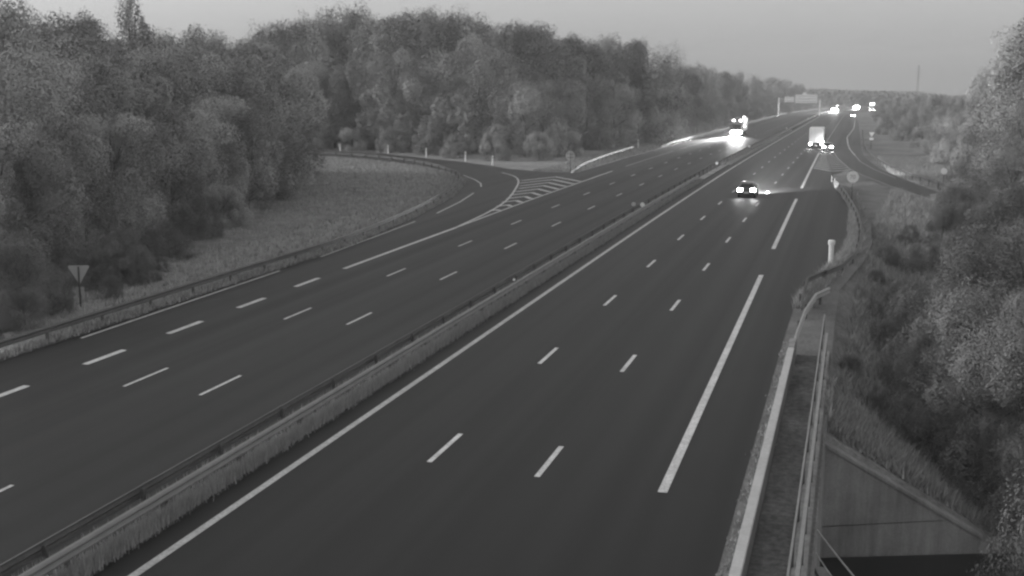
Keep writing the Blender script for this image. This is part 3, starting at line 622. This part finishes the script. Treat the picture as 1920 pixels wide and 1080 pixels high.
def artic(label, x, y, rz, beam, lamp_k=1.0, roof=True):
    t = thing('articulated_lorry', label, 'lorry', (x, y, prof(y)), rz)
    MB().box(-1.27, 1.27, -12.6, -.6, 1.1, 3.95).build('trailer', M['truck_grey'], t, bevel=.04)
    MB().box(-.5, .5, -12.4, 1.6, .55, 1.1).build('chassis', M['black'], t)
    MB().loft([[(-1.22, -.2, .4), (1.22, -.2, .4), (1.22, 2.0, .4), (-1.22, 2.0, .4)], [(-1.22, -.2, 1.6), (1.22, -.2, 1.6), (1.22, 2.05, 1.6), (-1.22, 2.05, 1.6)], [(-1.18, -.2, 2.9), (1.18, -.2, 2.9), (1.18, 1.75, 2.9), (-1.18, 1.75, 2.9)], [(-1.0, -.2, 3.8), (1.0, -.2, 3.8), (1.0, .7, 3.8), (-1.0, .7, 3.8)]]).build('cab', M['truck_grey'], t, bevel=.05)
    MB().add([(-1.08, 2.05, 1.68), (1.08, 2.05, 1.68), (1.04, 1.8, 2.75), (-1.04, 1.8, 2.75), (-1.08, 2.09, 1.69), (1.08, 2.09, 1.69), (1.04, 1.84, 2.76), (-1.04, 1.84, 2.76)], [(0, 3, 2, 1), (4, 5, 6, 7), (0, 1, 5, 4), (1, 2, 6, 5), (2, 3, 7, 6), (3, 0, 4, 7)]).build('windscreen', M['glass'], t)
    g = MB()
    for k in range(5): g.box(-.7, .7, 2.05, 2.08, .85+k*.13, .93+k*.13)
    g.build('grille', M['black'], t); MB().box(-1.24, 1.24, 1.95, 2.16, .35, .72).build('front_bumper', M['truck_grey'], t, bevel=.03)
    for s in (-1, 1):
        MB().disc((s*.9, .95), .42*lamp_k, 2.0, 2.13, 20).build('headlamp', M['lamp'], t)
        MB().disc((s*.55, .52), .22*lamp_k, 2.1, 2.2, 16).build('fog_lamp', M['lamp'], t)
        MB().disc((s*.34, 1.15), .28*lamp_k, 2.1, 2.18, 16).build('driving_lamp', M['lamp'], t)
        m_ = MB().box(s*1.42-.13, s*1.42+.13, 1.55, 1.7, 1.85, 2.6).build('mirror', M['black'], t, bevel=.02)
    if roof:
        for q in ((-.85, 3.55, .27), (.75, 3.55, .27), (-1.5, 4.35, .24), (-1.75, 2.35, .22)):
            MB().disc((q[0], q[1]), q[2]*lamp_k, .85 if q[1] < 4 else -.5, 1.0 if q[1] < 4 else -.4, 16).build('roof_lamp' if q[1] > 3 else 'side_lamp', M['lamp' if q[0] > -1 else 'small_lamp'], t)
        MB().box(-1.7, 1.7, -.62, -.45, 3.95, 4.2).build('light_bar', M['truck_grey'], t)
        MB().tube([(-1.3, 1.2, 2.3), (-1.75, .85, 2.3)], .04).build('side_lamp_arm', M['black'], t)
    wheels(t, 1.22, (1.1, -2.2, -9.0, -10.3, -11.6), .5, .32)
    for s in (-1, 1):
        spot('low_beam_light', t, (s*.95, 2.3, .95), -1.0, beam*.3, 40, .9, .2); spot('high_beam_light', t, (s*.9, 2.35, .97), 0, beam*3, 15, .7, .2, rz=-6.5)
    return t
artic('oncoming lorry with blazing headlamps and round roof lamps on the left carriageway', -26.6, 283, math.pi, 42000)
box_lorry('pale box lorry driving away with lit tail lamps beside the right nose', -6.7, 226, 0)
car('dark car with bright tail lamps driving away in the middle lane, nearest vehicle', -9.95, 119.5, 0, M['car_dark'], beam=17000, aim=-16)
car('car with glaring tail lamps close behind and right of the box lorry', -4.45, 215, 0, M['truck_grey'], beam=500)
artic('far oncoming lorry with merged headlamps just right of the sign gantry', col(1565, 700, -6), 700, math.pi, 60000, 2.4, roof=False)
artic('most distant oncoming lorry whose lamps read as one white spot', col(1606, 860, -8), 860, math.pi, 60000, 2.8, roof=False)
car('far car with lit tail lamps in the slip lane beyond the box lorry', -1.2, 540, 0, M['car_dark'], beam=1500)
box_lorry('pale lorry at the far right bend of the near lanes', col(1635, 740, -6), 740, 0, 4.0)
lo = [o for o in C.objects if o.get('label', '').startswith('pale lorry at the far')][0]
MB().box(-1.3, 1.3, -3.8, -3.55, 3.9, 4.9).build('lit_roof_board', M['small_lamp'], lo)

# ------------------------------------------------------------------ trees
def leaf_mesh(name, seed, shape, n, leaf, mt, dens=None):
    r = np.random.default_rng(seed); H = 1.0
    cl = []                                                   # clumps: centre, radius
    if shape == 'broad':   W_, z0, nc, cr = .38, .05, 38, (.10, .175)
    elif shape == 'tall':  W_, z0, nc, cr = .25, .05, 40, (.075, .135)
    elif shape == 'dome':  W_, z0, nc, cr = .52, .02, 52, (.10, .18)
    elif shape == 'bush':  W_, z0, nc, cr = .58, .0, 44, (.11, .22)
    elif shape == 'wispy': W_, z0, nc, cr = .23, .10, 46, (.03, .07)
    for i in range(nc):
        u = r.uniform(0, 1); z = z0 + (1-z0)*u; hfrac = u
        if shape in ('dome', 'bush'): env = math.sqrt(max(0, 1-hfrac**2))*(.9 if hfrac < .1 else 1)
        elif shape == 'tall': env = (min(1, hfrac/.25)**.5)*(1-max(0, hfrac-.35)/.65)**.55*.95+.05
        elif shape == 'wispy': env = (min(1, hfrac/.3)**.6)*(1-max(0, hfrac-.5)/.5)**.8
        else: env = (min(1, (hfrac+.12)/.35)**.5)*math.sqrt(max(0.02, 1-max(0, (hfrac-.4)/.62)**2))
        a = r.uniform(0, 6.283); q = env*W_*(r.uniform(.7, 1.05) if r.uniform() < .85 else r.uniform(.1, .6))
        rad = r.uniform(*cr)*(1 if hfrac < .85 else .75)
        cl.append((q*math.cos(a), q*math.sin(a), min(z, 1-rad*.7), rad, r.uniform(.5, 1.55)))
    cl = np.array(cl); w = cl[:, 3]**2; ci = r.choice(len(cl), n, p=w/w.sum())
    d = r.normal(0, 1, (n, 3)); d /= np.linalg.norm(d, axis=1)[:, None]
    fr = np.clip(r.normal(.88, .09, n), .4, 1.08); ax = r.uniform(.65, 1.35, (len(cl), 3)); ph = r.uniform(0, 6.28, (len(cl), 3)); fr = fr*(1 + .28*np.sin(3.1*d[:, 0]+ph[ci, 0])*np.sin(3.7*d[:, 1]+ph[ci, 1]) + .12*np.sin(6*d[:, 2]+5*d[:, 0]+ph[ci, 2])); stretch = np.array([1, 1, 1.7]) if shape == 'wispy' else np.array([.9, .9, 1.15])
    c = cl[ci, :3] + d*fr[:, None]*cl[ci, 3][:, None]*stretch*ax[ci]
    c[:, 2] = np.maximum(c[:, 2]/np.percentile(c[:, 2], 99.6), .004)
    nr = d + r.normal(0, .42, (n, 3)) + np.array([0, 0, .3]); nr /= np.linalg.norm(nr, axis=1)[:, None]
    t = np.cross(nr, r.normal(0, 1, (n, 3))); t /= np.linalg.norm(t, axis=1)[:, None]; b = np.cross(nr, t)
    s = leaf*r.uniform(.55, 1.4, n)[:, None]
    V = np.stack([c+t*s, c+b*s*.55+nr*s*.12, c-t*s*.9, c-b*s*.55+nr*s*.12], 1).reshape(-1, 3)
    me = bpy.data.meshes.new(name); me.vertices.add(4*n); me.vertices.foreach_set('co', V.ravel().astype(np.float32))
    me.loops.add(4*n); me.loops.foreach_set('vertex_index', np.arange(4*n, dtype=np.int32))
    me.polygons.add(n); me.polygons.foreach_set('loop_start', np.arange(0, 4*n, 4, dtype=np.int32)); me.polygons.foreach_set('loop_total', np.full(n, 4, np.int32))
    at = me.attributes.new('tint', 'FLOAT', 'POINT'); at.data.foreach_set('value', np.repeat(cl[ci, 4]*r.uniform(.9, 1.1, n), 4).astype(np.float32))
    me.update(); me.materials.append(M[mt])
    tm = MB(); top = .55 if shape in ('dome', 'bush') else .85
    tm.tube([(0, 0, -.06), (.006, 0, .12), (-.006, .006, top*.5), (.004, -.004, top)], .02 if shape != 'bush' else .012, 7, .004)
    order = r.choice(len(cl), 10, replace=False)
    for k in order:
        e = Vector(cl[k, :3]); h = min(e.z*.6, top*.8); tm.tube([(0, 0, h), tuple(Vector((0, 0, h)).lerp(e, .5)+Vector((0, 0, .015))), tuple(e)], .008, 5, .002)
    tmesh = bpy.data.meshes.new(name+'_wood'); tmesh.from_pydata(tm.v, [], tm.f); tmesh.materials.append(M['bark'])
    return me, tmesh
PROT = {}
for shape, k, n, lf in [('broad', 5, 62000, .0070), ('tall', 3, 46000, .0064), ('dome', 2, 62000, .0076), ('bush', 3, 36000, .0115), ('wispy', 1, 15000, .0062)]:
    PROT[shape] = [leaf_mesh('crown', 10*len(shape)+i, shape, n, lf, 'leaf') for i in range(k)]
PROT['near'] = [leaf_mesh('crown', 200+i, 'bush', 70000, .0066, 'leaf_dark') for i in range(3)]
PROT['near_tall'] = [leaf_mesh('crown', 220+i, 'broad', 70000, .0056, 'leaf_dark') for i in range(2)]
PROT['pale'] = [leaf_mesh('crown', 240, 'bush', 36000, .008, 'leaf_pale')]
tr = random.Random(11)
def tree(name, label, cat, px, Y, top, shape, group, wide=1.0, minX=None, maxX=None):
    z = prof(Y); X = col(px, Y, z)
    for _ in range(4): z = gz(X, Y); X = col(px, Y, z)
    if maxX is not None:
        while X > maxX + xoff(Y) and Y < 900: Y += 5; z = gz(X, Y); X = col(px, Y, z)
    H = max(1.0, ztop(top, X, Y) - z)
    cm, wm = tr.choice(PROT[shape]); t = thing(name, label, cat, (X, Y, z-.05), tr.uniform(0, 6.28), group); t.scale = (H*wide, H*wide, H)
    for nm, me in (('crown', cm), ('trunk', wm)):
        o = bpy.data.objects.new(nm, me); C.objects.link(o); o.parent = t
    return t
NTH = ['first', 'second', 'third', 'fourth', 'fifth', 'sixth', 'seventh', 'eighth', 'ninth', 'tenth', 'eleventh', 'twelfth', 'thirteenth', 'fourteenth', 'fifteenth', 'sixteenth', 'seventeenth', 'eighteenth', 'nineteenth', 'twentieth', 'twenty-first', 'twenty-second', 'twenty-third', 'twenty-fourth', 'twenty-fifth']
def row(fmt, cat, items, group, name='tree', **kw):
    for i, it in enumerate(items):
        px, Y, top, shape = it[:4]; lb = it[4] if len(it) > 4 and isinstance(it[4], str) else fmt.format(NTH[i])
        wide = it[5] if len(it) > 5 else tr.uniform(.92, 1.15)
        tree(name, lb, cat, px, Y, top, shape, group, wide, **kw)
LW = 'trees of the near wood on the left'
row('{} tree from the left on the skyline of the left wood', 'tree', [
    (6, 84, -30, 'tall'), (58, 104, 66, 'tall'), (103, 102, 30, 'broad'), (150, 112, 64, 'broad'), (190, 110, 34, 'tall', 'spiky topped tree on the left skyline just left of the wispy tree', 1.1),
    (262, 118, -6, 'wispy', 'thin wispy tree rising above the left wood to the frame top', .85), (308, 116, 66, 'broad'), (350, 122, 70, 'broad'), (400, 125, 56, 'tall', 'small ragged treetop on the left skyline right of the wispy tree', 1.2), (452, 128, 76, 'broad'), (488, 132, 94, 'broad')], LW)
row('{} tree from the left in the middle row of the left wood', 'tree', [
    (-10, 68, 40, 'broad'), (48, 74, 105, 'broad'), (95, 80, 112, 'broad'), (142, 84, 120, 'broad'), (192, 88, 105, 'broad'), (242, 92, 105, 'broad'), (292, 96, 98, 'broad'), (342, 100, 103, 'broad'), (392, 105, 104, 'broad'), (440, 110, 102, 'broad'), (488, 116, 104, 'broad'), (503, 131, 108, 'broad')], LW)
row('{} tree from the left in the front row of the left wood', 'tree', [
    (8, 54, 230, 'broad'), (60, 57, 262, 'tall'), (112, 61, 225, 'broad'), (165, 65, 245, 'tall'), (217, 69, 215, 'broad'), (272, 74, 228, 'broad'), (327, 80, 205, 'tall'), (380, 87, 195, 'broad'), (430, 94, 182, 'broad'), (478, 102, 172, 'broad'), (492, 111, 185, 'broad'), (512, 121, 200, 'tall')], LW)
row('{} shrub from the left along the foot of the left wood', 'shrub', [
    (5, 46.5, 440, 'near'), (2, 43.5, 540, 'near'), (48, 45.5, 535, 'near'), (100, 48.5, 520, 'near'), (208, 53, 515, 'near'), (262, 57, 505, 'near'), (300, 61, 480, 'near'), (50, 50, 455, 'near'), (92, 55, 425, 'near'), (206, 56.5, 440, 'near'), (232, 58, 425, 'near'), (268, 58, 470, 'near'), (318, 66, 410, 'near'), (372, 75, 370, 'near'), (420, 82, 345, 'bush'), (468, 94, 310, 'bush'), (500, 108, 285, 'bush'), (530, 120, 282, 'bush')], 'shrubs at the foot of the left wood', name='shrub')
MF = 'trees of the forest behind the left slip road'
row('{} treetop from the left on the skyline of the central forest', 'tree', [
    (512, 203, 54, 'broad'), (556, 208, 42, 'broad'), (598, 212, 44, 'broad'), (640, 214, 18, 'broad', 'tallest treetop at the left part of the central forest'), (672, 216, 40, 'broad'), (702, 216, 25, 'broad'), (748, 215, 30, 'broad'), (792, 214, 26, 'broad'), (828, 213, 22, 'broad'), (872, 214, 40, 'broad'), (916, 212, 37, 'broad'), (960, 215, 56, 'broad'), (1000, 218, 48, 'tall', 'pointed treetop on the skyline near the middle of the central forest', 1.2), (1034, 222, 66, 'broad'), (1064, 224, 70, 'tall'), (1092, 226, 78, 'broad'), (1122, 230, 92, 'broad'), (1156, 234, 72, 'broad'), (1198, 240, 80, 'broad', 'last tall treetop at the right end of the central forest')], MF)
row('{} tree from the left in the front of the central forest', 'tree', [
    (572, 194, 118, 'broad'), (628, 196, 125, 'broad'), (688, 195, 112, 'broad'), (742, 192, 95, 'broad'), (800, 188, 135, 'broad'), (846, 184, 165, 'broad'), (892, 190, 78, 'dome', 'large pale rounded tree in the centre of the forest edge', .95), (985, 180, 155, 'dome', 'broad dome shaped tree behind the round sign and slip road', 1.0), (1050, 196, 150, 'broad'), (1100, 206, 138, 'broad'), (1150, 218, 145, 'broad'), (1196, 234, 150, 'broad')], MF)
row('{} bush from the left behind the marker posts of the slip road', 'shrub', [
    (590, 189, 232, 'bush'), (660, 188, 240, 'bush'), (735, 184, 238, 'bush'), (800, 178, 246, 'bush'), (862, 172, 250, 'bush'), (925, 167, 250, 'bush'), (1010, 170, 248, 'bush'), (1065, 182, 245, 'bush'), (1125, 205, 232, 'bush'), (1170, 232, 222, 'bush')], 'bushes at the foot of the central forest', name='shrub')
FL = 'trees along the far left side of the motorway'
row('{} tree from the left on the far roadside skyline', 'tree', [
    (1236, 282, 150, 'broad'), (1264, 300, 122, 'broad'), (1288, 312, 124, 'broad'), (1312, 325, 128, 'broad'), (1338, 340, 132, 'broad'), (1364, 352, 137, 'broad'), (1388, 365, 137, 'broad'), (1414, 400, 151, 'dome'), (1444, 440, 146, 'dome'), (1468, 470, 150, 'dome'), (1492, 560, 158, 'dome')], FL, maxX=-42)
row('{} lower tree from the left along the far roadside', 'tree', [
    (1228, 262, 178, 'dome'), (1262, 285, 182, 'dome'), (1300, 305, 180, 'dome'), (1338, 330, 182, 'dome'), (1376, 380, 178, 'dome'), (1404, 430, 176, 'dome'), (1430, 500, 174, 'dome')], FL, maxX=-39.5)
RS = 'trees on the bank right of the motorway'
row('{} tree from the far end on the right bank skyline', 'tree', [
    (1664, 420, 186, 'dome'), (1692, 380, 184, 'dome'), (1722, 345, 178, 'dome'), (1752, 310, 180, 'dome'), (1790, 270, 180, 'dome'), (1832, 205, 146, 'tall'), (1852, 190, 122, 'tall'), (1880, 172, 104, 'tall', 0, .8), (1897, 155, 76, 'tall', 0, .75), (1920, 146, 42, 'tall', 0, .75), (2005, 138, 15, 'broad')], RS)
row('{} leafy shrub from the far end on the slope right of the motorway', 'shrub', [
    (1662, 310, 222, 'bush'), (1694, 270, 228, 'bush'), (1728, 235, 238, 'bush'), (1766, 205, 225, 'dome'), (1806, 172, 212, 'dome'), (1862, 146, 195, 'dome'), (1915, 132, 165, 'dome'), (1800, 140, 292, 'bush'), (1842, 118, 280, 'dome'), (1892, 106, 255, 'dome')], 'shrubs of the slope beyond the right slip road', name='shrub')
NR = 'near shrubs and trees on the bank below the bridge'
row('{} shrub counting from the far end of the near right bank', 'shrub', [
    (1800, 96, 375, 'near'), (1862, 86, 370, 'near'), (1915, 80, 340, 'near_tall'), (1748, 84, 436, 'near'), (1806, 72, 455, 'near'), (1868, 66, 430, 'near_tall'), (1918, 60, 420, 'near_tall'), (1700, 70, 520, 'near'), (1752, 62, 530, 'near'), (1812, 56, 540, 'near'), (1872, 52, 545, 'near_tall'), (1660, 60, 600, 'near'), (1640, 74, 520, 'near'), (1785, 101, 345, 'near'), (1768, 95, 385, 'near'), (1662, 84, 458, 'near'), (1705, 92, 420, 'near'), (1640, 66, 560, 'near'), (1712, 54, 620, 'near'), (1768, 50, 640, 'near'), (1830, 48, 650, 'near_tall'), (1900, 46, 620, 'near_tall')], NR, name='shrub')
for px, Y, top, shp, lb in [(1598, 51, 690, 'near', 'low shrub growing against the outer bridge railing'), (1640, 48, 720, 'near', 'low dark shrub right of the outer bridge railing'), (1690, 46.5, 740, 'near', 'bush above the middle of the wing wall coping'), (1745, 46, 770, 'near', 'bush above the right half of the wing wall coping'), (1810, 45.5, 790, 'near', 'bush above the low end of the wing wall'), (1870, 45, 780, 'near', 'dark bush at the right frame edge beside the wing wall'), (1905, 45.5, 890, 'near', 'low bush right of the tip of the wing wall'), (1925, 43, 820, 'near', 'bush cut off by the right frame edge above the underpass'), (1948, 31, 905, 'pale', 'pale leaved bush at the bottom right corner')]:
    tree('shrub', lb, 'shrub', px, Y, top, shp, NR, .5 if shp == 'pale' else .8 if px > 1880 else 1.0)

def far_wood():
    r = np.random.default_rng(9); n = 60000; Y = r.uniform(820, 1500, n); px = r.uniform(1380, 1830, n)
    # rounded tree crowns packed over a far belt of country
    nc = 700; cy = r.uniform(800, 1500, nc); cx = np.array([col(p, y, -10) for p, y in zip(r.uniform(1370, 1860, nc), cy)])
    keep = [(x, y) for x, y in zip(cx, cy) if not (abs(x-(-10+xoff(y))) < 32 and y < 900)]
    V = []; T = []
    for x, y in keep:
        zg = gz(x, y); p0 = 960 + CAM_F*np.dot(np.array([x, y, zg-CAM_H]), _rt)/np.dot(np.array([x, y, zg-CAM_H]), _fw)
        h = min(26, max(4, ztop(np.interp(p0, [1400, 1500, 1560, 1650, 1720, 1780, 1850], [160, 165, 166, 169, 171, 179, 182]), x, y) - zg))*r.uniform(.82, 1.0)
        k = 90; d = r.normal(0, 1, (k, 3)); d /= np.linalg.norm(d, axis=1)[:, None]; c = np.array([x, y, zg+h*.55]) + d*np.array([5.5, 5.5, h*.45])*r.uniform(.75, 1, k)[:, None]
        nr = d + r.normal(0, .5, (k, 3)); nr /= np.linalg.norm(nr, axis=1)[:, None]; t = np.cross(nr, r.normal(0, 1, (k, 3))); t /= np.linalg.norm(t, axis=1)[:, None]; b = np.cross(nr, t); s = r.uniform(.8, 1.7, k)[:, None]
        V.append(np.stack([c+t*s, c+b*s*.7, c-t*s, c-b*s*.7], 1).reshape(-1, 3)); T.append(np.full(4*k, r.uniform(.7, 1.3)))
    V = np.concatenate(V); T = np.concatenate(T); N = len(V)//4
    me = bpy.data.meshes.new('far_wood'); me.from_pydata(V.tolist(), [], np.arange(4*N).reshape(-1, 4).tolist())
    at = me.attributes.new('tint', 'FLOAT', 'POINT'); at.data.foreach_set('value', T.astype(np.float32)); me.materials.append(M['leaf'])
    o = bpy.data.objects.new('far_wood', me); C.objects.link(o); struct(o, 'stuff')
far_wood()

# ------------------------------------------------------------------ haze
hz = MB().box(-700, 700, -62, 1600, -40, 45).build('haze', M['ground']); hz.data.materials.clear(); struct(hz, 'stuff')
hm = bpy.data.materials.new('haze_air'); hm.use_nodes = True; t = hm.node_tree; t.nodes.clear()
out = t.nodes.new('ShaderNodeOutputMaterial'); pv = t.nodes.new('ShaderNodeVolumePrincipled'); pv.inputs['Color'].default_value = (.9, .9, .9, 1); pv.inputs['Density'].default_value = 5.5e-4; pv.inputs['Anisotropy'].default_value = .0
t.links.new(pv.outputs[0], out.inputs['Volume']); hz.data.materials.append(hm)
